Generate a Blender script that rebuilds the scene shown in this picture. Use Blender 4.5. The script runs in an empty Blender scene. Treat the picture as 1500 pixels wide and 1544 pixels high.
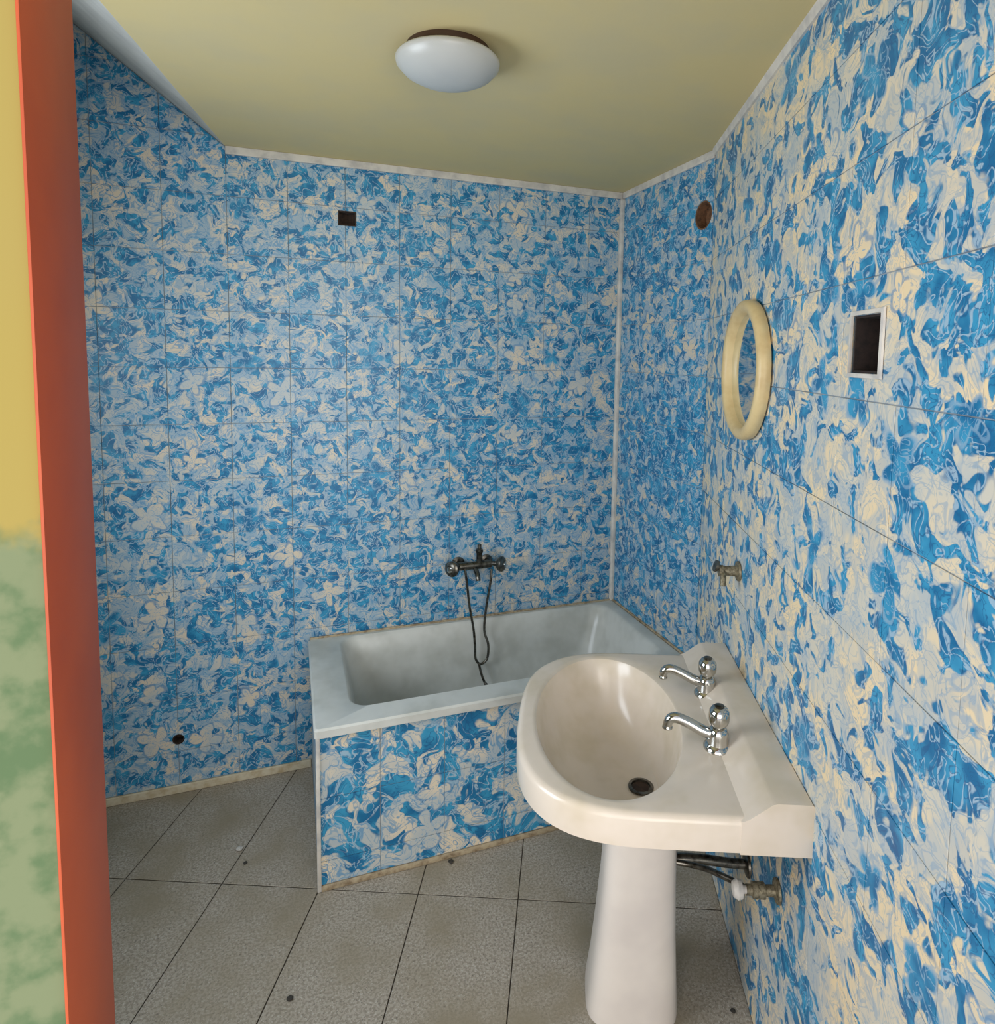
import bpy, bmesh, math, random
from mathutils import Vector, Matrix
random.seed(7)
scene = bpy.context.scene
col = scene.collection

# ------------------------------------------------------------------ camera
CAM = Vector((-1.4727, -2.7882, 1.7604))
YAW, PITCH, ROLL, FPX, PPX, PPY = .3665, -.0866, .0176, 978.3, 813.7, 620.4
fw = Vector((math.sin(YAW)*math.cos(PITCH), math.cos(YAW)*math.cos(PITCH), math.sin(PITCH)))
r0 = Vector((math.cos(YAW), -math.sin(YAW), 0)); u0 = r0.cross(fw)
rt = math.cos(ROLL)*r0 + math.sin(ROLL)*u0
up = -math.sin(ROLL)*r0 + math.cos(ROLL)*u0
cam_data = bpy.data.cameras.new('camera')
cam = bpy.data.objects.new('camera', cam_data); col.objects.link(cam)
cam_data.sensor_fit = 'HORIZONTAL'; cam_data.sensor_width = 36
cam_data.lens = FPX/1500*36
cam_data.shift_x = -(PPX-750)/1500
cam_data.shift_y = -(772-PPY)/1500
cam_data.clip_start = .02
m = Matrix((rt, up, -fw)).transposed().to_4x4(); m.translation = CAM
cam.matrix_world = m
scene.camera = cam

# ------------------------------------------------------------------ world, lights, exposure
world = bpy.data.worlds.new('world'); scene.world = world; world.use_nodes = True
bg = world.node_tree.nodes['Background']
bg.inputs[0].default_value = (.86, .90, 1, 1); bg.inputs[1].default_value = 1.0
scene.view_settings.view_transform = 'Standard'; scene.view_settings.look = 'None'
scene.view_settings.exposure = 0; scene.view_settings.gamma = 1
scene.view_settings.use_curve_mapping = False

def area(name, loc, target, sx, sy, power, color):
    d = bpy.data.lights.new(name, 'AREA'); d.shape = 'RECTANGLE'; d.size = sx; d.size_y = sy
    d.energy = power; d.color = color
    o = bpy.data.objects.new(name, d); col.objects.link(o); o.location = loc
    o.rotation_euler = (Vector(target)-Vector(loc)).to_track_quat('-Z', 'Y').to_euler()
    return o
area('hall_daylight', (-2.75, -3.75, 1.45), (-.7, -1.6, 1.15), 1.7, 1.9, 30, (1, .92, .81))
area('hall_fill', (-1.25, -4.9, 1.6), (-1.1, -.3, 1.2), 1.8, 2.0, 64, (1, .95, .87))  # added fill lamp on the door axis, brightens the back; no window there
area('window_daylight', (-2.55, -1.25, 1.55), (-.5, -1.35, 1.2), .95, 1.05, 32, (.82, .91, 1))

# ------------------------------------------------------------------ layout constants (metres)
H = 2.5257          # ceiling height
W = .7196           # length of the short side wall behind the bath end
TH = .4078          # bend between the short side wall and the long right wall
S, C = math.sin(TH), math.cos(TH)
XL = -2.40          # left wall
XK = -1.693         # where the flat ceiling ends and the slope begins (at the back wall)
YF0, YF1 = -2.283, -2.18   # partition holding the doorway
SKEW = .16          # the ceiling crease runs slightly askew
TAN = .759          # steepness of the sloped ceiling
TILE = .217
RW0 = Vector((0, -W, 0)); RWU = Vector((-S, -C, 0)); RWN = Vector((-C, S, 0))
def rwp(t, o, z): return RW0 + RWU*t + RWN*o + Vector((0, 0, z))
def ray(x, y): return fw + rt*((x-PPX)/FPX) - up*((y-PPY)/FPX)
def on_y(x, y, Y):
    v = ray(x, y); return CAM + v*((Y-CAM.y)/v.y)
def on_z(x, y, Z):
    v = ray(x, y); return CAM + v*((Z-CAM.z)/v.z)

# ------------------------------------------------------------------ helpers
def s2l(c): return tuple(((v/255)/12.92 if v/255 <= .04045 else ((v/255+.055)/1.055)**2.4) for v in c) + (1,)
class NT:
    def __init__(s, name):
        s.m = bpy.data.materials.new(name); s.m.use_nodes = True
        s.t = s.m.node_tree; s.b = s.t.nodes['Principled BSDF']
    def n(s, typ, ins=None, **props):
        nd = s.t.nodes.new(typ)
        for k, v in props.items(): setattr(nd, k, v)
        for k, v in (ins or {}).items():
            if isinstance(v, bpy.types.NodeSocket): s.t.links.new(v, nd.inputs[k])
            else: nd.inputs[k].default_value = v
        return nd
    def math(s, op, a, b=0, c=0): return s.n('ShaderNodeMath', {0: a, 1: b, 2: c}, operation=op).outputs[0]
    def vm(s, op, a, b=(0, 0, 0), out=0): return s.n('ShaderNodeVectorMath', {0: a, 1: b}, operation=op).outputs[out]
    def noise(s, vec, scale, detail=2, rough=.5, dist=0, out=0):
        return s.n('ShaderNodeTexNoise', {'Vector': vec, 'Scale': scale, 'Detail': detail, 'Roughness': rough, 'Distortion': dist}).outputs[out]
    def step(s, v, a, b):
        return s.n('ShaderNodeMapRange', {0: v, 1: a, 2: b, 3: 0, 4: 1}, interpolation_type='SMOOTHSTEP').outputs[0]
    def mix(s, f, a, b):
        return s.n('ShaderNodeMix', {0: f, 6: a, 7: b}, data_type='RGBA').outputs[2]
    def pos(s): return s.n('ShaderNodeNewGeometry').outputs['Position']
    def set(s, **k):
        for a, v in k.items():
            key = {'color': 'Base Color', 'rough': 'Roughness', 'metal': 'Metallic', 'normal': 'Normal', 'spec': 'Specular IOR Level', 'coat': 'Coat Weight'}[a]
            if isinstance(v, bpy.types.NodeSocket): s.t.links.new(v, s.b.inputs[key])
            else: s.b.inputs[key].default_value = v
        return s.m
    def bump(s, h, strength=.2, dist=.002):
        return s.n('ShaderNodeBump', {'Height': h, 'Strength': strength, 'Distance': dist}).outputs[0]

def plain(name, c, rough=.5, metal=0, var=.08, scale=30, c2=None):
    t = NT(name); p = t.pos()
    f = t.noise(p, scale, 3, .6)
    a = s2l(c); b = s2l(c2) if c2 else tuple(min(1, v*(1-var*3)) for v in a[:3]) + (1,)
    return t.set(color=t.mix(t.step(f, .35, .75), a, b), rough=rough, metal=metal)

def link(name, me, mat, parent=None, kind=None, smooth=False):
    o = bpy.data.objects.new(name, me); col.objects.link(o)
    if mat and not me.materials: me.materials.append(mat)
    if parent: o.parent = parent
    if kind: o['kind'] = kind
    if smooth:
        for p in me.polygons: p.use_smooth = True
    return o
def mesh(name, bm, angle=None):
    bmesh.ops.recalc_face_normals(bm, faces=bm.faces)
    me = bpy.data.meshes.new(name); bm.to_mesh(me); bm.free()
    if angle is not None:
        for p in me.polygons: p.use_smooth = True
        me.set_sharp_from_angle(angle=math.radians(angle))
    return me
def obj(name, bm, mat, parent=None, kind=None, angle=None):
    return link(name, mesh(name, bm, angle), mat, parent, kind)
def tag(o, label, cat, group=None):
    o['label'] = label; o['category'] = cat
    if group: o['group'] = group
    return o
def empty(name, loc, label, cat, group=None):
    o = bpy.data.objects.new(name, None); col.objects.link(o); o.location = loc
    o.empty_display_size = .05
    return tag(o, label, cat, group)
def child(name, bm, mat, parent, angle=40):
    """geometry given in world space, stored relative to its parent thing"""
    root = parent
    off = Vector(root.location)
    while root.parent:
        root = root.parent; off = off + Vector(root.location)
    bmesh.ops.translate(bm, verts=bm.verts, vec=-off)
    return obj(name, bm, mat, parent, angle=angle)
def box(bm, lo, hi, mat4=None):
    vs = [bm.verts.new((x, y, z)) for x in (lo[0], hi[0]) for y in (lo[1], hi[1]) for z in (lo[2], hi[2])]
    for f in ((0, 1, 3, 2), (4, 6, 7, 5), (0, 4, 5, 1), (2, 3, 7, 6), (0, 2, 6, 4), (1, 5, 7, 3)): bm.faces.new([vs[i] for i in f])
    if mat4:
        for v in vs: v.co = mat4 @ v.co
    return vs
def bevel(bm, w, seg=2):
    bmesh.ops.bevel(bm, geom=list(bm.edges), offset=w, segments=seg, affect='EDGES', profile=.5)
def prism(bm, poly, vec):
    """extrude a planar 3-D polygon along vec"""
    a = [bm.verts.new(p) for p in poly]; b = [bm.verts.new(Vector(p)+Vector(vec)) for p in poly]
    bm.faces.new(a); bm.faces.new(b[::-1])
    for i in range(len(a)):
        j = (i+1) % len(a); bm.faces.new((a[i], b[i], b[j], a[j]))
def loft(bm, rings, cap0=True, cap1=True):
    R = [[bm.verts.new(p) for p in r] for r in rings]
    for a, b in zip(R, R[1:]):
        for i in range(len(a)):
            j = (i+1) % len(a); bm.faces.new((a[i], a[j], b[j], b[i]))
    if cap0: bm.faces.new(R[0][::-1])
    if cap1: bm.faces.new(R[-1])
    return R
def lathe(bm, prof, origin, axis=(0, 0, 1), n=32, cap0=True, cap1=True):
    """profile of (radius, height) along axis"""
    ax = Vector(axis).normalized()
    a = ax.orthogonal().normalized(); b = ax.cross(a); o = Vector(origin)
    rings = [[o + ax*h + (a*math.cos(2*math.pi*i/n) + b*math.sin(2*math.pi*i/n))*max(r, 1e-4) for i in range(n)] for r, h in prof]
    return loft(bm, rings, cap0, cap1)
def smooth_path(pts, k=6):
    pts = [Vector(p) for p in pts]; out = []
    for i in range(len(pts)-1):
        p0 = pts[max(i-1, 0)]; p1 = pts[i]; p2 = pts[i+1]; p3 = pts[min(i+2, len(pts)-1)]
        for j in range(k):
            t = j/k
            out.append(.5*((2*p1)+(p2-p0)*t+(2*p0-5*p1+4*p2-p3)*t*t+(3*p1-p0-3*p2+p3)*t**3))
    out.append(pts[-1]); return out
def tube(bm, pts, rad, n=12, k=6):
    P = smooth_path(pts, k); M = len(P)
    rr = rad if callable(rad) else (lambda s: rad)
    nrm = None; rings = []
    for i, p in enumerate(P):
        d = (P[min(i+1, M-1)]-P[max(i-1, 0)]).normalized()
        nrm = d.orthogonal().normalized() if nrm is None else (nrm-d*nrm.dot(d)).normalized()
        b = d.cross(nrm); r = rr(i/(M-1))
        rings.append([p+(nrm*math.cos(2*math.pi*q/n)+b*math.sin(2*math.pi*q/n))*r for q in range(n)])
    loft(bm, rings)
def cut(o, cutter_bm):
    """boolean a hole into a mesh object and bake it"""
    me = mesh('cutter', cutter_bm); c = bpy.data.objects.new('cutter', me); col.objects.link(c)
    md = o.modifiers.new('b', 'BOOLEAN'); md.object = c; md.operation = 'DIFFERENCE'; md.solver = 'EXACT'
    dg = bpy.context.evaluated_depsgraph_get(); dg.update()
    new = bpy.data.meshes.new_from_object(o.evaluated_get(dg))
    o.modifiers.clear(); o.data = new
    bpy.data.objects.remove(c); bpy.data.meshes.remove(me)

# ------------------------------------------------------------------ materials
def tile_mat(name, u, shift=0.0, k=1.0, bias=0.0, flower=.6, fscale=6.2, warm=(214, 196, 168), cool=(184, 190, 190), wk=.75, lk=1.0):
    t = NT(name); p = t.pos()
    uu = t.vm('DOT_PRODUCT', p, u, out=1)
    z = t.n('ShaderNodeSeparateXYZ', {0: p}).outputs[2]
    uv = t.n('ShaderNodeCombineXYZ', {0: t.math('ADD', uu, shift), 1: z, 2: shift*.37}).outputs[0]
    def warp(v, sc, amp):
        w = t.noise(v, sc, 1, out=1)
        w = t.vm('SUBTRACT', w, (.5, .5, .5))
        w = t.n('ShaderNodeVectorMath', {0: w, 'Scale': amp}, operation='SCALE').outputs[0]
        return t.vm('ADD', v, w)
    def band(n, a, b): return t.math('SUBTRACT', 1, t.step(t.math('ABSOLUTE', t.math('SUBTRACT', n, .5)), a, b))
    uv2 = warp(uv, 11*k, .10/k)
    big = t.noise(uv, 1.9, 1)
    n1 = t.noise(uv2, 17*k, 2.2, .55, .5)
    n1b = t.math('ADD', t.math('ADD', n1, -bias), t.math('MULTIPLY', t.math('SUBTRACT', big, .5), .26))
    m1 = t.step(n1b, .485, .525)
    mp = t.step(t.noise(t.vm('ADD', uv2, (9.3, 2.1, 4)), 15*k, 2, .5, .6), .47, .56)     # pale blue wash
    l1 = band(t.noise(uv2, 24*k, 1.5, .5, 1.2), .012, .040)
    l2 = band(t.noise(t.vm('ADD', uv2, (3.1, 7.7, 0)), 34*k, 1, .5, 1.6), .008, .035)
    n4 = t.noise(uv, 20*k, 2)
    blue = t.mix(t.step(n4, .35, .65), s2l((24, 106, 152)), s2l((58, 150, 190)))
    cream = t.mix(t.step(t.noise(uv, 7, 2), .35, .65), s2l(warm), s2l(cool))
    wash = t.mix(n4, s2l((116, 158, 190)), s2l((164, 184, 196)))
    light = t.mix(t.math('MULTIPLY', mp, wk), cream, wash)
    base = t.mix(m1, light, blue)
    base = t.mix(t.math('MULTIPLY', l1, t.math('ADD', .8*lk, t.math('MULTIPLY', m1, .8*(1-lk)))), base, t.mix(m1, s2l((92, 148, 188)), s2l((170, 192, 206))))
    base = t.mix(t.math('MULTIPLY', l2, t.math('ADD', .7*lk, t.math('MULTIPLY', m1, .7*(1-lk)))), base, t.mix(m1, s2l((124, 160, 186)), s2l((28, 88, 136))))
    # hand-drawn flowers and leaves
    wv = warp(uv, 16, .05)
    vor = t.n('ShaderNodeTexVoronoi', {'Vector': wv, 'Scale': fscale, 'Randomness': .95}, voronoi_dimensions='2D')
    d = t.vm('SUBTRACT', wv, vor.outputs['Position'])
    sx = t.n('ShaderNodeSeparateXYZ', {0: d})
    ang = t.math('ARCTAN2', sx.outputs[1], sx.outputs[0])
    rnd = t.n('ShaderNodeSeparateColor', {0: vor.outputs['Color']})
    ph = t.math('MULTIPLY', rnd.outputs[1], 6.28)
    pet = t.math('ABSOLUTE', t.math('SINE', t.math('ADD', t.math('MULTIPLY', ang, 2.0), ph)))
    dist = t.vm('LENGTH', t.n('ShaderNodeCombineXYZ', {0: sx.outputs[0], 1: sx.outputs[1]}).outputs[0], out=1)
    fs = 6.2/fscale
    rad = t.math('ADD', .016*fs, t.math('MULTIPLY', pet, t.math('ADD', .022*fs, t.math('MULTIPLY', rnd.outputs[2], .03*fs))))
    e = t.math('SUBTRACT', dist, rad)
    ins = t.math('SUBTRACT', 1, t.step(e, -.005, .004))
    ring = t.math('SUBTRACT', 1, t.step(t.math('ABSOLUTE', e), .002, .007))
    on = t.math('GREATER_THAN', rnd.outputs[0], flower)
    isblue = t.math('GREATER_THAN', rnd.outputs[0], flower+(1-flower)*.45)
    petal = t.mix(isblue, cream, blue)
    petal = t.mix(t.math('MULTIPLY', l2, .8), petal, t.mix(isblue, s2l((130, 168, 196)), wash))
    base = t.mix(t.math('MULTIPLY', ins, on), base, petal)
    base = t.mix(t.math('MULTIPLY', t.math('MULTIPLY', ring, on), .6), base, t.mix(isblue, s2l((70, 130, 176)), wash))
    return t.set(color=base, rough=.36, spec=.35, normal=t.bump(t.noise(uv, 60, 2), .12, .001))
X_AX = (1, 0, 0)
M_TB = tile_mat('tile_glaze_back', X_AX, 0, 1.2, .0, .68, warm=(214, 200, 178))
M_TS = tile_mat('tile_glaze_side', (0, 1, 0), 3.3, 1.25, -.03, .8)
M_TR = tile_mat('tile_glaze_right', tuple(RWU), 8.2, 1.0, .022, .66, warm=(236, 212, 170), cool=(208, 202, 186), wk=.4, lk=.5)
M_TP = tile_mat('tile_glaze_panel', X_AX, 5.1, .75, -.01, .3, 4.8, warm=(226, 210, 184), wk=.35)
M_GROUT = plain('grout', (168, 176, 182), .9, c2=(112, 122, 130), scale=9)
M_STRIP = plain('painted_edge_strip', (212, 206, 196), .6, c2=(180, 176, 172), scale=18)
M_CEIL = plain('ceiling_paint', (206, 188, 136), .85, c2=(198, 184, 142), scale=3)
M_SLOPE = plain('ceiling_slope_paint', (190, 190, 184), .85, c2=(170, 170, 166), scale=6)
M_PLASTER = plain('wall_plaster', (200, 196, 186), .9)
M_PORC = plain('porcelain_cream', (220, 206, 190), .22, c2=(206, 191, 168), scale=7)
M_PED = plain('porcelain_white', (226, 216, 206), .25, c2=(214, 204, 196), scale=5)
M_ENAMEL = plain('bath_enamel', (208, 208, 202), .3, c2=(184, 184, 176), scale=6)
M_CHROME = NT('chrome').set(color=(.54, .53, .50, 1), rough=.12, metal=1)
M_TARN = plain('tarnished_chrome', (120, 116, 108), .3, metal=1, c2=(60, 56, 50), scale=60)
M_BRASS = plain('corroded_brass', (150, 140, 116), .5, metal=.6, c2=(84, 76, 60), scale=120)
M_DARK = plain('hole_mortar', (62, 46, 36), .95, c2=(36, 28, 24), scale=70)
M_BOXM = plain('dark_box_plastic', (44, 32, 28), .8, c2=(24, 19, 18), scale=90)
M_RUST = plain('rusty_round_box', (120, 84, 56), .9, c2=(74, 54, 40), scale=70)
M_FRAME = plain('mirror_frame_cream', (214, 190, 140), .4, c2=(200, 172, 122), scale=16)
M_MIRROR = NT('mirror_glass').set(color=(.82, .86, .88, 1), rough=.03, metal=1)
M_OPAL = plain('opal_glass', (186, 186, 182), .35, c2=(176, 177, 176), scale=4)
M_LBASE = plain('lamp_base_brown', (66, 44, 28), .5)
M_BROWN = plain('door_wood_brown', (178, 74, 28), .55, c2=(160, 62, 24), scale=5)
M_SEAL = plain('old_sealant', (176, 160, 132), .8, c2=(120, 100, 76), scale=40)
M_STONE = plain('crumb_pale', (200, 196, 188), .9)
M_STONE2 = plain('crumb_dark', (56, 52, 46), .9)
t = NT('borrowed_hall_colour'); p = t.pos(); z = t.n('ShaderNodeSeparateXYZ', {0: p}).outputs[2]  # ochre over green copied from an adjoining collage fragment, not this hall's own paint
edge = t.math('ADD', z, t.math('MULTIPLY', t.math('SUBTRACT', t.noise(p, 16, 4, .7), .5), .14))
green = t.mix(t.step(t.noise(p, 40, 4), .4, .65), s2l((106, 116, 84)), s2l((76, 98, 64)))
ochre = t.mix(t.noise(p, 4, 2), s2l((146, 128, 56)), s2l((142, 126, 68)))
M_HALL = t.set(color=t.mix(t.step(edge, 1.62, 1.66), green, ochre), rough=.85)
t = NT('terrazzo'); p = t.pos()
v = t.n('ShaderNodeTexVoronoi', {'Vector': p, 'Scale': 120.0})
c = t.mix(t.step(t.noise(p, 130, 2), .42, .6), s2l((170, 160, 146)), s2l((144, 134, 120)))
c = t.mix(t.math('MULTIPLY', t.step(t.noise(p, 150, 2), .60, .70), .7), c, s2l((84, 78, 70)))
c = t.mix(t.math('MULTIPLY', t.step(t.noise(p, 190, 1), .62, .68), .7), c, s2l((196, 190, 178)))
c = t.mix(t.step(t.noise(p, 5, 4), .35, .8), c, s2l((142, 130, 108)))
M_TERR = t.set(color=c, rough=.6, normal=t.bump(t.noise(p, 180, 2), .15, .001))
M_JOINT = plain('floor_joint', (96, 88, 76), .95)

# ------------------------------------------------------------------ the shell
def crease_x(y): return XK + SKEW*y
def slope_z(x, y): return H + TAN*(crease_x(y)-x)
TR = 1.70                                  # right wall runs to the doorway
pr = rwp(TR, 0, 0)
CH = .10
# floor base
FLOOR = [(0, 0), (0, -W), (rwp(2.0, 0, 0).x, rwp(2.0, 0, 0).y), (XL, rwp(2.0, 0, 0).y), (XL, 0)]
bm = bmesh.new(); prism(bm, [(x, y, -.09) for x, y in FLOOR], (0, 0, .084))
floor = obj('floor', bm, M_JOINT, kind='structure')
# flat ceiling
bm = bmesh.new()
prism(bm, [(XK, 0, H), (0, 0, H), (0, -W, H), (-(-YF1-W)/C*S, YF1, H), (crease_x(YF1), YF1, H)], (0, 0, CH))
ceiling = obj('ceiling', bm, M_CEIL, kind='structure')
bm = bmesh.new()
prism(bm, [(XK, 0, H), (crease_x(YF1), YF1, H), (XL, YF1, slope_z(XL, YF1)), (XL, 0, slope_z(XL, 0))], (0, 0, CH))
obj('ceiling_slope', bm, M_SLOPE, ceiling)
# walls (grout-coloured bodies; the tiles are their parts)
ZT = slope_z(XL, 0)+CH
bm = bmesh.new(); box(bm, (XL-.1, 0, -.09), (.1, .1, ZT)); wall_back = obj('wall_back', bm, M_GROUT, kind='structure')
bm = bmesh.new(); prism(bm, [(0, 0, -.09), (.1, 0, -.09), (.1, -W+.02, -.09), (0, -W, -.09)], (0, 0, H+CH+.09)); wall_side = obj('wall_side', bm, M_GROUT, kind='structure')
a, b = rwp(0, 0, -.09), rwp(2.0, 0, -.09)
bm = bmesh.new(); prism(bm, [a, b, b-RWN*.1, a-RWN*.1], (0, 0, H+CH+.09)); wall_right = obj('wall_right', bm, M_GROUT, kind='structure')
bm = bmesh.new(); box(bm, (XL-.1, YF1, -.09), (XL, 0, ZT)); wall_left = obj('wall_left', bm, M_PLASTER, kind='structure')
bm = bmesh.new(); box(bm, (XL-.2, -1.75, 1.0), (XL+.1, -.75, 2.1)); cut(wall_left, bm)
# window in the left wall (frame only shows light into the room)
win = bpy.data.objects.new('window_1', None); col.objects.link(win); win['kind'] = 'structure'; win.location = (XL-.05, -1.25, 1.0)
for lo, hi in (((XL-.07, -1.75, 1.0), (XL-.03, -1.70, 2.1)), ((XL-.07, -.80, 1.0), (XL-.03, -.75, 2.1)),
               ((XL-.07, -1.70, 1.0), (XL-.03, -.80, 1.05)), ((XL-.07, -1.70, 2.05), (XL-.03, -.80, 2.1)), ((XL-.07, -1.27, 1.05), (XL-.03, -1.23, 2.05))):
    bm = bmesh.new(); box(bm, lo, hi); child('window_frame', bm, M_STRIP, win)
# partition with the doorway
XJ = -1.624
JT = .002
bm = bmesh.new(); box(bm, (-3.2, YF0, -.09), (XJ-JT, YF1, ZT)); wall_front = obj('wall_front', bm, M_HALL, kind='structure')  # hall face wears borrowed colours; its real finish is unseen
bm = bmesh.new(); box(bm, (XJ-JT, YF0, 2.44), (pr.x, YF1, ZT)); obj('wall_above_door', bm, M_HALL, wall_front)
door = bpy.data.objects.new('door_1', None); col.objects.link(door); door['kind'] = 'structure'; door.location = (XJ, YF0, 0)
bm = bmesh.new(); box(bm, (XJ-JT, YF0-.004, 0), (XJ, YF1+.004, 2.44)); bevel(bm, .0005); child('door_jamb', bm, M_BROWN, door)
bm = bmesh.new(); box(bm, (XJ, YF0-.004, 2.42), (pr.x, YF1+.004, 2.44)); bevel(bm, .0005); child('door_head', bm, M_BROWN, door)

# ------------------------------------------------------------------ tiles
def clip(poly, a, b, c):
    """keep the part where a*x+b*y <= c"""
    out = []
    for i in range(len(poly)):
        p, q = poly[i], poly[(i+1) % len(poly)]
        dp, dq = a*p[0]+b*p[1]-c, a*q[0]+b*q[1]-c
        if dp <= 0: out.append(p)
        if dp*dq < 0:
            s = dp/(dp-dq); out.append((p[0]+(q[0]-p[0])*s, p[1]+(q[1]-p[1])*s))
    return out
def area2(poly): return abs(sum(poly[i][0]*poly[(i+1) % len(poly)][1]-poly[(i+1) % len(poly)][0]*poly[i][1] for i in range(len(poly))))/2
def inset(poly, d):
    for i in range(len(poly)):
        pass
    n = len(poly); A = sum(poly[i][0]*poly[(i+1) % n][1]-poly[(i+1) % n][0]*poly[i][1] for i in range(n))
    sg = 1 if A > 0 else -1; out = list(poly)
    for i in range(n):
        p, q = poly[i], poly[(i+1) % n]; L = math.hypot(q[0]-p[0], q[1]-p[1])
        if L < 1e-6: continue
        nx, ny = sg*(q[1]-p[1])/L, -sg*(q[0]-p[0])/L
        out = clip(out, nx, ny, nx*p[0]+ny*p[1]-d)
        if len(out) < 3: return []
    return out
def tile_mesh(poly, th, ch):
    bm = bmesh.new(); top = inset(poly, ch)
    if len(top) != len(poly): top = poly
    lo = [bm.verts.new((x, y, -.001)) for x, y in poly]; mi = [bm.verts.new((x, y, th-ch)) for x, y in poly]; hi = [bm.verts.new((x, y, th)) for x, y in top]
    n = len(poly)
    for i in range(n):
        j = (i+1) % n
        bm.faces.new((lo[i], lo[j], mi[j], mi[i])); bm.faces.new((mi[i], mi[j], hi[j], hi[i]))
    bm.faces.new(hi)
    return mesh('tile', bm)
def lay(name, parent, frame, u0, v0, du, dv, nu, nv, regions, mat, joint=.002, th=.003, ch=.0006, jit=.0009, stagger=0):
    full = None; made = []
    for j in range(nv):
        for i in range(nu):
            a = u0+i*du+(stagger*du if j % 2 else 0); b = v0+j*dv; h = joint/2
            cell = [(a+h, b+h), (a+du-h, b+h), (a+du-h, b+dv-h), (a+h, b+dv-h)]
            for reg in regions:
                q = cell
                for hp in reg:
                    q = clip(q, *hp)
                    if len(q) < 3: break
                if len(q) < 3 or area2(q) < 1.5e-4: continue
                cu, cv = a+du/2, b+dv/2
                loc = [(x-cu, y-cv) for x, y in q]
                if abs(area2(q)-area2(cell)) < 1e-8:
                    if full is None: full = tile_mesh(loc, th, ch); full.materials.append(mat)
                    me = full
                else:
                    me = tile_mesh(loc, th, ch); me.materials.append(mat)
                o = link(name, me, mat, parent)
                o.matrix_world = frame @ Matrix.Translation((cu, cv, 0)) @ Matrix.Rotation(random.gauss(0, jit), 4, 'X') @ Matrix.Rotation(random.gauss(0, jit), 4, 'Y') @ Matrix.Translation((0, 0, random.uniform(-.0004, .0004)))
                made.append((o, cu, cv))
    return made
def frame(o, u, v, n):
    mm = Matrix((u, v, n)).transposed().to_4x4(); mm.translation = o; return mm
F_BACK = frame((0, 0, 0), Vector((1, 0, 0)), Vector((0, 0, 1)), Vector((0, -1, 0)))
F_SIDE = frame((0, 0, 0), Vector((0, -1, 0)), Vector((0, 0, 1)), Vector((-1, 0, 0)))
F_RIGHT = frame(RW0, RWU, Vector((0, 0, 1)), RWN)
V0 = .171-TILE
zb, zc = .035, H-.03
BX, BWID, BH = -1.416, .70, .5625     # bath left end, width, height
backtiles = lay('tile', wall_back, F_BACK, XK-4*TILE, V0, TILE, TILE, 13, 15,
    [[(1, 0, XK), (0, -1, -zb), (-1, 0, -XL), (TAN, 1, H-.004+TAN*XK)],
     [(-1, 0, -XK), (1, 0, -.012), (0, -1, -zb), (0, 1, zc)]], M_TB)
sidetiles = lay('tile', wall_side, F_SIDE, -.02, V0, TILE, TILE, 5, 13, [[(-1, 0, -.008), (1, 0, W-.004), (0, -1, -.4), (0, 1, zc)]], M_TS)
righttiles = lay('tile', wall_right, F_RIGHT, -.10, V0, TILE, TILE, 11, 13, [[(-1, 0, -.003), (1, 0, 2.0), (0, -1, -.004), (0, 1, H-.002)]], M_TR)
# floor slabs, laid square to the right wall
FX = lambda x, y: ((Vector((x, y, 0))-RW0).dot(RWU), (Vector((x, y, 0))-RW0).dot(RWN))
F_FLOOR = frame(RW0, RWU, RWN, Vector((0, 0, 1)))
cen = FX(-1.2, -1.0); pts = [FX(*p) for p in FLOOR]; hps = []
for i in range(len(pts)):
    p, q = pts[i], pts[(i+1) % len(pts)]; L = math.hypot(q[0]-p[0], q[1]-p[1])
    a, b = (q[1]-p[1])/L, -(q[0]-p[0])/L; c = a*p[0]+b*p[1]
    if a*cen[0]+b*cen[1] > c: a, b, c = -a, -b, -c
    hps.append((a, b, c-.002))
lay('floor_tile', floor, F_FLOOR, .525-.66*3, -.0, .66, .3275, 7, 9, [hps], M_TERR, joint=.003, th=0, ch=.001, jit=.0004)
for o in floor.children: o.location.z -= .0005

# holes: blind square hole and small drilled hole in the back wall, round box on the side wall, box on the right wall
def near_tiles(tiles, u, v, r): return [o for o, cu, cv in tiles if abs(cu-u) < TILE/2+r and abs(cv-v) < TILE/2+r]
def cut_all(objs, make):
    for o in objs:
        o.data = o.data.copy(); cut(o, make())
def mk_box(fr, u, v, w, h, d0=-.05, d1=.02, rot=0):
    def f():
        bm = bmesh.new(); box(bm, (-w/2, -h/2, d0), (w/2, h/2, d1), fr @ Matrix.Translation((u, v, 0)) @ Matrix.Rotation(rot, 4, 'Z')); return bm
    return f
def mk_cyl(fr, u, v, r, d0=-.05, d1=.02, n=20):
    def f():
        bm = bmesh.new(); lathe(bm, [(r, 0), (r, d1-d0)], fr @ Vector((u, v, d0)), fr.to_3x3() @ Vector((0, 0, 1)), n); return bm
    return f
bpy.context.view_layer.update()
def hole(wall, tiles, fr, u, v, maker, size, lining_bm, lining_mat, name, label, cat):
    cut_all(near_tiles(tiles, u, v, size), maker); cut(wall, maker())
    o = tag(obj(name, lining_bm, lining_mat, angle=30), label, cat); return o
def cup_box(fr, u, v, w, h, depth, wall, rot=0, front=.001):
    """open box lining: floor plus four sides"""
    bm = bmesh.new(); M = fr @ Matrix.Translation((u, v, 0)) @ Matrix.Rotation(rot, 4, 'Z')
    def ring(a, b, z): return [M @ Vector((x*a, y*b, z)) for x, y in ((-1, -1), (1, -1), (1, 1), (-1, 1))]
    loft(bm, [ring(w/2, h/2, -depth), ring(w/2, h/2, front), ring(w/2-wall, h/2-wall, front), ring(w/2-wall, h/2-wall, -depth+.006)])
    return bm
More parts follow.
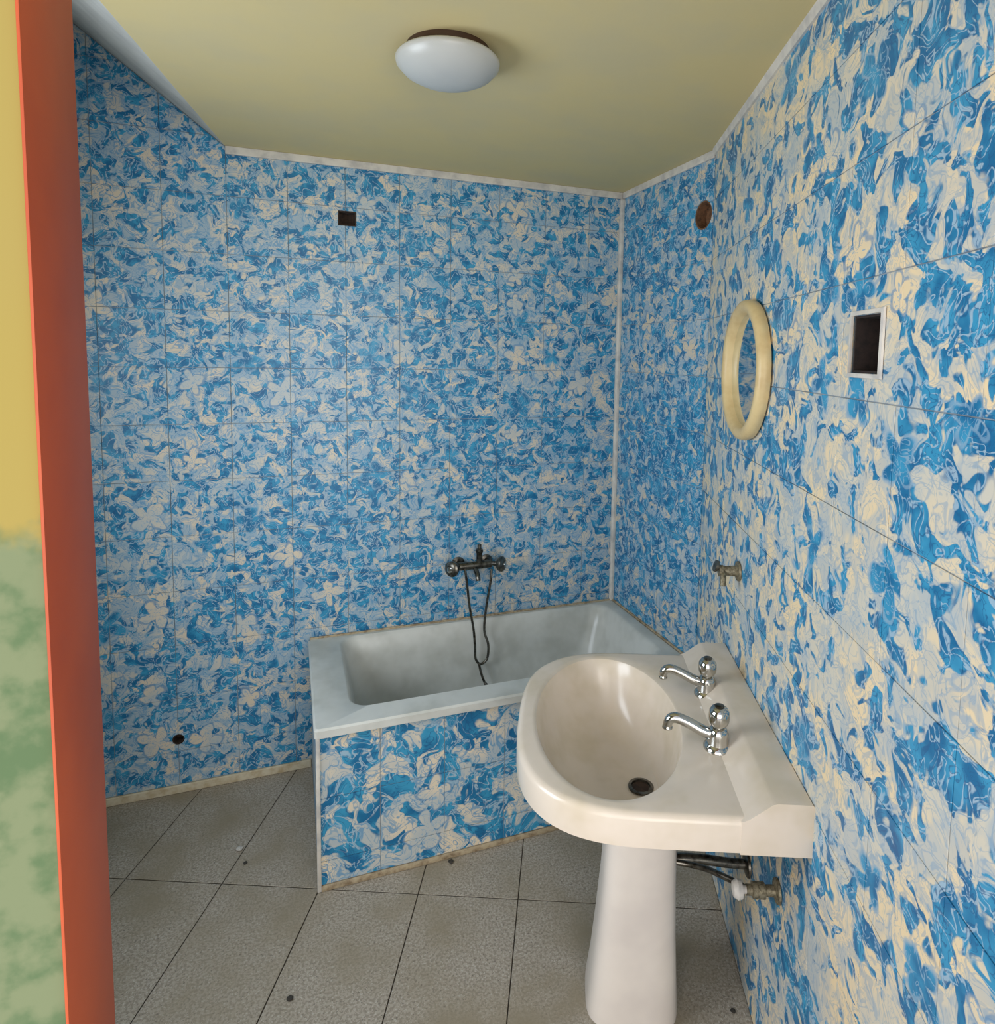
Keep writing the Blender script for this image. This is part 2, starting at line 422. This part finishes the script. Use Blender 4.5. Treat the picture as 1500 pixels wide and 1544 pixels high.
def cup_cyl(fr, u, v, r, depth, wall, front=.001):
    bm = bmesh.new()
    lathe(bm, [(r, -depth), (r, front), (r-wall, front), (r-wall, -depth+.006)], fr @ Vector((u, v, 0)), fr.to_3x3() @ Vector((0, 0, 1)), 24)
    return bm
hole(wall_back, backtiles, F_BACK, -1.252, 2.297, mk_box(F_BACK, -1.252, 2.297, .072, .06), .05, cup_box(F_BACK, -1.252, 2.297, .0715, .0595, .049, .005), M_DARK,
     'junction_box', 'small square dark junction box sunk in the blue back wall near the ceiling', 'junction box')
hole(wall_back, backtiles, F_BACK, -1.91, .22, mk_cyl(F_BACK, -1.91, .22, .022), .03, cup_cyl(F_BACK, -1.91, .22, .0215, .049, .004), M_DARK,
     'pipe_sleeve', 'small dark empty pipe sleeve low in the blue wall near the floor', 'pipe sleeve')
hole(wall_side, sidetiles, F_SIDE, .655, 2.30, mk_cyl(F_SIDE, .655, 2.30, .055), .06, cup_cyl(F_SIDE, .655, 2.30, .0545, .049, .006), M_RUST,
     'round_junction_box', 'round rusty brown junction box high in the corner above the bath end', 'junction box')
jb = hole(wall_right, righttiles, F_RIGHT, 1.305, 1.790, mk_box(F_RIGHT, 1.305, 1.790, .112, .104), .06, cup_box(F_RIGHT, 1.305, 1.790, .111, .103, .049, .004), M_BOXM,
     'socket_box', 'open rectangular dark socket box in the tiled wall beside the round mirror', 'socket box')
bm = bmesh.new()
M = F_RIGHT @ Matrix.Translation((1.305, 1.790, 0))
def rr(a, b, z): return [M @ Vector((x*a, y*b, z)) for x, y in ((-1, -1), (1, -1), (1, 1), (-1, 1))]
loft(bm, [rr(.0565, .0525, .004), rr(.0565, .0525, .0085), rr(.064, .060, .0075), rr(.065, .061, .004)], False, False)
obj('plaster_rim', bm, M_STRIP, jb)
for k in range(2):
    bm = bmesh.new(); zz = 1.79
    tube(bm, [M @ Vector((-.02+.035*k, -.04, -.042)), M @ Vector((-.015+.03*k, 0, -.03)), M @ Vector((-.02+.035*k, .045, -.04))], .005, 8)
    obj('wire', bm, M_BOXM, jb)

# trims: cream strip round the top, corner strip, skirting strip
def strip(name, lo, hi, mat=M_STRIP, bv=.003):
    bm = bmesh.new(); box(bm, lo, hi); bevel(bm, bv); o = obj(name, bm, mat, kind='structure'); return o
strip('trim_1', (XK, -.012, H-.03), (-.008, 0, H), M_STRIP)
strip('trim_2', (-.010, -W+.002, H-.03), (0, -.012, H), M_STRIP)
strip('trim_3', (-.022, -.022, BH), (0, 0, H-.03), M_STRIP, .006)
bm = bmesh.new(); prism(bm, [rwp(.004, 0, H-.022), rwp(.004, .010, H-.022), rwp(.004, .016, H), rwp(.004, 0, H)], RWU*1.58); obj('trim_4', bm, M_STRIP, kind='structure')
strip('baseboard_back', (XL, -.010, 0), (BX-.0, 0, .034), plain('skirting_cream', (206, 196, 172), .6, c2=(176, 156, 122), scale=25))
# ------------------------------------------------------------------ bath
bath = empty('bathtub', (BX, -BWID/2, 0), 'white enamel bathtub with thick flat rim built in along the blue wall', 'bathtub')
def rrect(x0, x1, y0, y1, r, z, n=8):
    out = []
    for cx, cy, a0 in ((x1-r, y1-r, 0), (x0+r, y1-r, 90), (x0+r, y0+r, 180), (x1-r, y0+r, 270)):
        for k in range(n+1):
            a = math.radians(a0+90*k/n); out.append((cx+r*math.cos(a), cy+r*math.sin(a), z))
    return out
bx0, bx1, by0, by1 = BX-.006, -.008, -BWID-.012, -.008
rings = [rrect(bx0, bx1, by0, by1, .012, BH-.030), rrect(bx0, bx1, by0, by1, .012, BH-.006), rrect(bx0+.006, bx1-.006, by0+.006, by1-.006, .012, BH)]
ix0, ix1, iy0, iy1 = -1.305, -.062, -.612, -.034
prof = [(0, BH, .07), (.006, BH-.004, .07), (.014, BH-.016, .07), (.030, BH-.08, .08), (.055, BH-.22, .09), (.085, BH-.32, .10), (.125, BH-.375, .11), (.18, BH-.395, .11), (.24, BH-.40, .06)]
for d, z, r in prof: rings.append(rrect(ix0+d, ix1-d*1.5, iy0+d*.8, iy1-d*.8, r, z))
bm = bmesh.new(); loft(bm, rings, False, True); child('tub', bm, M_ENAMEL, bath, 35)
bm = bmesh.new(); o = Vector((ix0+.024, -.345, BH-.075)); lathe(bm, [(.024, 0), (.024, .003), (.015, .004), (.013, .001)], o, (1, 0, .25), 20); child('overflow', bm, M_TARN, bath)
bm = bmesh.new(); lathe(bm, [(.032, 0), (.03, .004), (.018, .003), (.016, .001)], (-1.0, -.32, BH-.40), (0, 0, 1), 20); child('drain', bm, M_TARN, bath)
bm = bmesh.new()
tube(bm, [(BX, -.012, BH+.002), (-.7, -.012, BH+.003), (-.02, -.012, BH+.002)], .0055, 8); child('sealant', bm, M_SEAL, bath)
bm = bmesh.new(); tube(bm, [(-.006, -.02, BH+.002), (-.006, -.69, BH+.002)], .006, 8); child('sealant', bm, M_SEAL, bath)
# tiled apron
bm = bmesh.new(); box(bm, (BX+.006, -BWID+.006, 0), (-.004, -BWID+.07, BH-.032)); box(bm, (BX+.006, -BWID+.07, 0), (BX+.06, -.012, BH-.032))
apron = child('apron', bm, M_GROUT, bath); apron['label'] = 'blue and cream flower-tiled side panel of the bath'
F_PAN = frame((0, -BWID+.006, 0), Vector((1, 0, 0)), Vector((0, 0, 1)), Vector((0, -1, 0)))
F_END = frame((BX+.006, 0, 0), Vector((0, -1, 0)), Vector((0, 0, 1)), Vector((-1, 0, 0)))
bpy.context.view_layer.update()
def adopt(made, par):
    for o, _, _ in made:
        mw = o.matrix_world.copy(); o.parent = par; o.matrix_parent_inverse = Matrix.Identity(4); o.matrix_basis = Matrix.Translation(-Vector(bath.location)) @ mw
def lay_free(*a, **k):
    made = lay(*a, **k); bpy.context.view_layer.update(); return made
adopt(lay_free('tile', None, F_PAN, BX+.012-.028, -.115, TILE, TILE, 7, 4, [[(-1, 0, -(BX+.012)), (1, 0, -.006), (0, -1, -.022), (0, 1, BH-.034)]], M_TP), apron)
adopt(lay_free('tile', None, F_END, .02, -.115, TILE, TILE, 4, 4, [[(-1, 0, -.02), (1, 0, BWID-.006), (0, -1, -.022), (0, 1, BH-.034)]], M_TP), apron)
bm = bmesh.new(); box(bm, (BX-.001, -BWID-.002, .002), (BX+.012, -BWID+.008, BH-.032)); bevel(bm, .002); child('corner_strip', bm, M_STRIP, apron)
bm = bmesh.new(); box(bm, (BX+.012, -BWID-.001, .0), (-.006, -BWID+.008, .020)); bevel(bm, .002); child('base_strip', bm, M_SEAL, apron)

# ------------------------------------------------------------------ bath mixer
mix = empty('bath_mixer', (-.72, -.006, .82), 'tarnished wall-mounted bath mixer tap with a hanging shower hose', 'mixer tap')
bm = bmesh.new()
tube(bm, [(-.795, -.052, .822), (-.72, -.055, .822), (-.645, -.052, .822)], .018, 14)
for x in (-.785, -.655): lathe(bm, [(.030, 0), (.030, .005), (.016, .012), (.014, .05)], (x, -.005, .822), (0, -1, 0), 20)
child('body', bm, M_TARN, mix)
for x in (-.802, -.638):
    bm = bmesh.new(); o = Vector((x, -.065, .826)); ax = Vector((math.copysign(.75, x+.72), -.66, .05)).normalized()
    lathe(bm, [(.010, -.01), (.012, .02), (.028, .026), (.034, .036), (.034, .046), (.026, .054), (.012, .057)], o, ax, 20)
    h = child('handle', bm, M_TARN, mix)
    bm = bmesh.new(); lathe(bm, [(.013, .055), (.013, .060), (.006, .062)], o, ax, 14); child('cap', bm, M_CHROME, h)
bm = bmesh.new()
lathe(bm, [(.013, 0), (.013, .045), (.017, .05), (.017, .062), (.009, .068), (.009, .085), (.004, .088)], (-.70, -.054, .83), (0, 0, 1), 16); child('diverter', bm, M_TARN, mix)
bm = bmesh.new()
tube(bm, [(-.72, -.058, .815), (-.72, -.085, .800), (-.72, -.105, .785), (-.72, -.11, .77)], .011, 12); child('spout', bm, M_TARN, mix)
hp = [(701, 858, -.085), (704, 880, -.09), (708, 915, -.085), (714, 950, -.09), (716, 975, -.095), (717, 993, -.10), (724, 1001, -.105), (734, 993, -.105), (736, 972, -.10), (730, 950, -.085), (733, 915, -.08), (739, 880, -.085), (741, 858, -.08)]
bm = bmesh.new(); tube(bm, [on_y(x, y, Y) for x, y, Y in hp], .0055, 10); child('hose', bm, M_TARN, mix)
bm = bmesh.new(); tube(bm, [on_y(722, 1000, -.112), on_y(725, 1014, -.125), on_y(730, 1028, -.135), on_y(735, 1036, -.145)], lambda s: .0055+.003*(s > .75), 10); child('hose_tail', bm, M_TARN, mix)

# ------------------------------------------------------------------ wash basin
tc, oc = .818, .36
ZD, ZU, ZLEDGE = .805, .728, .845
basin = empty('wash_basin', rwp(tc, 0, ZU), 'large cream ceramic wash basin with round bowl fixed to the blue wall', 'wash basin')
AW, OB, BB, NE = .379, .29, .352, 3.0
def outline(th, d=0.0):
    """outer D-shaped edge hit by a ray from the middle of the basin; d pulls it in"""
    ct, so = math.cos(th), math.sin(th)
    lo, hi = 0.0, 1.5
    def inside(r):
        t, o = r*ct, oc+r*so
        a, bb = AW-d, BB-d
        if o < .003 + d*.0 or abs(t) > a: return False
        if o <= OB: return True
        return (abs(t)/a)**NE+((o-OB)/bb)**NE <= 1
    for _ in range(40):
        mid = (lo+hi)/2
        if inside(mid): lo = mid
        else: hi = mid
    return (tc+lo*ct, oc+lo*so)
ca = math.atan2(-oc+.003, AW)
angs = sorted([2*math.pi*i/112-math.pi for i in range(112)] + [ca, math.pi-ca-2*math.pi])
BC, BA, BO = (tc, .405), .33, .19
def bowl(th, s, shift):
    """elliptic bowl ring at the same ray parameter"""
    return (BC[0]+BA*s*math.cos(th), BC[1]-shift+BO*s*math.sin(th))
rings = []
def R3(f, z): return [rwp(*f(a), z) for a in angs]
for d, z in ((.034, ZU+.014), (.030, ZU+.004), (.02, ZU), (.005, ZU+.001), (0, ZU+.005), (0, ZD-.014), (.003, ZD-.006), (.009, ZD-.001), (.016, ZD)):
    rings.append(R3(lambda a, d=d: outline(a, d), z))
for s in (.75, .5, .25):
    def f(a, s=s):
        p, q = outline(a, .016), bowl(a, 1.03, 0); return (q[0]+(p[0]-q[0])*s, q[1]+(p[1]-q[1])*s)
    rings.append(R3(f, ZD))
for s, z, sh in ((1.03, ZD, 0), (1.0, ZD-.003, 0), (.975, ZD-.014, 0), (.94, ZD-.045, .002), (.88, ZD-.09, .006), (.78, ZD-.135, .016), (.62, ZD-.172, .035), (.42, ZD-.192, .06), (.2, ZD-.199, .085), (.09, ZD-.202, .095)):
    rings.append(R3(lambda a, s=s, sh=sh: bowl(a, s, sh), z))
bm = bmesh.new(); loft(bm, rings, False, True)
# raised ledge along the wall
prof = [(.002, ZU+.002), (.002, ZLEDGE-.004), (.006, ZLEDGE), (.078, ZLEDGE), (.088, ZLEDGE-.003), (.134, ZD+.003), (.150, ZD-.004), (.150, ZU+.002)]
def led(t): return [rwp(t, o, z) for o, z in prof]
loft(bm, [led(tc-AW-.001), led(tc+AW+.001)])
child('bowl', bm, M_PORC, basin, 32)
# hidden underside of the bowl
bm = bmesh.new()
und = [[rwp(BC[0]+BA*s*math.cos(a), BC[1]-sh+BO*s*math.sin(a), z) for a in [2*math.pi*i/48 for i in range(48)]] for s, z, sh in ((1.05, .745, 0), (.985, .722, .004), (.90, .688, .010), (.80, .656, .020), (.66, .622, .036), (.44, .597, .06), (.2, .588, .085))]
loft(bm, und, False, True); child('underside', bm, M_PORC, basin, 50)
bm = bmesh.new(); lathe(bm, [(.034, .0), (.034, .004), (.026, .005), (.023, -.004)], rwp(tc, .310, ZD-.199), (0, 0, 1), 24); dr = child('drain', bm, M_TARN, basin)
bm = bmesh.new(); lathe(bm, [(.022, 0), (.022, .002)], rwp(tc, .310, ZD-.200), (0, 0, 1), 20); child('drain_hole', bm, M_DARK, dr)

# pedestal
ped = empty('basin_pedestal', rwp(.82, .32, 0), 'tall white ceramic pedestal standing under the cream basin', 'pedestal')
def psec(z, o0, o1, ht):
    out = []; n = 40; om, oh = (o0+o1)/2, (o1-o0)/2
    for i in range(n):
        a = 2*math.pi*i/n; e = 2/3.6
        x = math.copysign(abs(math.cos(a))**e, math.cos(a)); y = math.copysign(abs(math.sin(a))**e, math.sin(a))
        out.append(rwp(.815+x*ht, om+y*oh, z))
    return out
bm = bmesh.new()
loft(bm, [psec(0, .198, .446, .105), psec(.02, .198, .445, .104), psec(.10, .202, .434, .098), psec(.22, .208, .422, .093), psec(.36, .212, .410, .090), psec(.50, .214, .402, .088), psec(.578, .214, .399, .088), psec(.590, .216, .397, .087)])
child('column', bm, M_PED, ped, 60)

# ------------------------------------------------------------------ pillar taps
def pillar_tap(t, o, label):
    tp = empty('pillar_tap', rwp(t, o, ZD), label, 'tap', 'chrome pillar taps on the basin')
    up_ = Vector((0, 0, 1)); base = rwp(t, o, ZD)
    bm = bmesh.new()
    lathe(bm, [(.035, 0), (.035, .005), (.031, .010), (.026, .014), (.024, .032), (.025, .040), (.021, .050), (.015, .055)], base, up_, 28); child('body', bm, M_CHROME, tp)
    bm = bmesh.new()
    lathe(bm, [(.013, .05), (.013, .060), (.021, .063), (.0245, .070), (.0255, .082), (.0245, .094), (.019, .103), (.009, .107)], base, up_, 24); h = child('handle', bm, M_CHROME, tp)
    bm = bmesh.new(); lathe(bm, [(.012, .106), (.012, .109), (.008, .111)], base, up_, 20); child('index_cap', bm, M_TARN, h)
    bm = bmesh.new()
    q = lambda dt, do, z: rwp(t+dt, o+do, ZD+z)
    tube(bm, [q(0, .008, .034), q(-.004, .035, .040), q(-.012, .065, .052), q(-.018, .095, .062), q(-.021, .112, .060), q(-.022, .120, .048), q(-.022, .121, .034)], lambda s: .0145-.0035*s+.002*(s > .93), 16)
    child('spout', bm, M_CHROME, tp)
pillar_tap(.945, .142, 'chrome pillar tap on the basin, farther from the bathtub')
pillar_tap(.690, .116, 'chrome pillar tap on the basin, closer to the bathtub')

# ------------------------------------------------------------------ round mirror
mt, mz, mr = .585, 1.727, .205
mir = empty('round_mirror', rwp(mt, .007, mz), 'small round mirror with thick cream frame hung on the blue tiled wall', 'mirror')
bm = bmesh.new()
fr_prof = [(mr-.038, .008), (mr-.035, .024), (mr-.027, .034), (mr-.012, .036), (mr, .028), (mr+.003, .012), (mr, .002), (mr-.038, .002)]
n = 64; rings = []
for r, h in fr_prof+[fr_prof[0]]:
    rings.append([rwp(mt+r*math.cos(2*math.pi*i/n), .006+h, mz+.97*r*math.sin(2*math.pi*i/n)) for i in range(n)])
loft(bm, rings, False, False); bmesh.ops.remove_doubles(bm, verts=bm.verts, dist=1e-5); child('frame', bm, M_FRAME, mir, 60)
bm = bmesh.new(); lathe(bm, [(mr-.037, 0), (mr-.037, .004)], rwp(mt, .012, mz), RWN, 64); child('glass', bm, M_MIRROR, mir)

# ------------------------------------------------------------------ ceiling lamp
lamp = empty('ceiling_lamp', (-1.09, -1.10, H), 'flat round opal glass lamp on a dark base on the cream ceiling', 'ceiling lamp')
bm = bmesh.new(); lathe(bm, [(.105, 0), (.105, -.020), (.096, -.026)], (-1.09, -1.10, H), (0, 0, 1), 48); child('base', bm, M_LBASE, lamp)
bm = bmesh.new(); lathe(bm, [(.09, -.022), (.126, -.024), (.131, -.030), (.129, -.040), (.112, -.058), (.085, -.072), (.05, -.081), (.015, -.084)], (-1.09, -1.10, H), (0, 0, 1), 56); child('shade', bm, M_OPAL, lamp, 60)

# ------------------------------------------------------------------ stub tap on the right wall
st, sz = .56, 1.125
stub = empty('stub_tap', rwp(st, .006, sz), 'small corroded brass stub tap on the blue wall beyond the basin', 'tap')
bm = bmesh.new(); lathe(bm, [(.030, 0), (.028, .006), (.016, .010), (.014, .045), (.017, .047), (.017, .060)], rwp(st, .005, sz), RWN, 18); child('body', bm, M_BRASS, stub)
bm = bmesh.new(); tube(bm, [rwp(st, .05, sz), rwp(st+.02, .055, sz-.012), rwp(st+.032, .058, sz-.036)], .009, 12); child('outlet', bm, M_BRASS, stub)
bm = bmesh.new(); lathe(bm, [(.008, 0), (.008, .018), (.018, .020), (.018, .028), (.006, .030)], rwp(st, .05, sz+.006), (RWN+Vector((0, 0, .35))).normalized(), 14); child('knob', bm, M_TARN, stub)

# ------------------------------------------------------------------ stop valve and supply pipe under the basin
vt, vz = 1.02, .50
val = empty('stop_valve', rwp(vt, .006, vz), 'corroded metal stop valve with supply pipe on the wall under the basin', 'valve')
bm = bmesh.new(); lathe(bm, [(.028, 0), (.027, .005), (.013, .009), (.012, .030), (.018, .032), (.018, .060), (.012, .062), (.012, .075)], rwp(vt, .005, vz), RWN, 18); child('body', bm, M_BRASS, val)
bm = bmesh.new(); lathe(bm, [(.009, .074), (.009, .084), (.020, .086), (.022, .096), (.016, .106), (.006, .108)], rwp(vt, .005, vz), RWN, 16); child('knob', bm, M_STRIP, val)
bm = bmesh.new(); tube(bm, [rwp(vt, .05, vz), rwp(vt-.012, .052, vz-.02), rwp(.975, .060, .46), rwp(.94, .08, .448), rwp(.90, .112, .434), rwp(.86, .140, .416), rwp(.835, .175, .404), rwp(.828, .2115, .404)], .0075, 12); child('supply_pipe', bm, M_TARN, val)

# waste pipe from the basin into the wall, showing behind the pedestal
wst = empty('waste_pipe', rwp(.78, .0, .38), 'dark curved waste pipe running from pedestal to the tiled wall', 'pipe')
bm = bmesh.new(); tube(bm, [rwp(.78, .214, .375), rwp(.78, .18, .378), rwp(.78, .12, .376), rwp(.78, .06, .370), rwp(.78, .004, .368)], .013, 14); child('tube', bm, M_TARN, wst)
bm = bmesh.new(); lathe(bm, [(.034, 0), (.032, .005), (.018, .010)], rwp(.78, .005, .368), RWN, 20); child('wall_flange', bm, M_TARN, wst)

# ------------------------------------------------------------------ crumbs on the floor
def crumb(x, y, r, mat, label):
    p = on_z(x, y, 0); bm = bmesh.new(); bmesh.ops.create_icosphere(bm, subdivisions=2, radius=r)
    for v in bm.verts:
        v.co *= random.uniform(.75, 1.15); v.co.z *= .5
    lo = min(v.co.z for v in bm.verts); bmesh.ops.translate(bm, verts=bm.verts, vec=(0, 0, -lo-.001))
    o = obj('plaster_crumb', bm, mat, angle=30); o.location = (p.x, p.y, 0); tag(o, label, 'crumb', 'crumbs on the floor')
crumb(361, 1281, .012, M_STONE, 'pale plaster crumb on the grey floor left of the bath panel')
crumb(370, 1302, .007, M_STONE2, 'small dark crumb on the floor beside a pale plaster crumb')
crumb(437, 1507, .009, M_STONE2, 'dark crumb lying on the open grey floor before the bath')
crumb(680, 1300, .010, M_STONE2, 'dark crumb lying at the foot of the bath panel')
crumb(1105, 1525, .007, M_STONE2, 'dark crumb on the floor between pedestal and tiled wall')
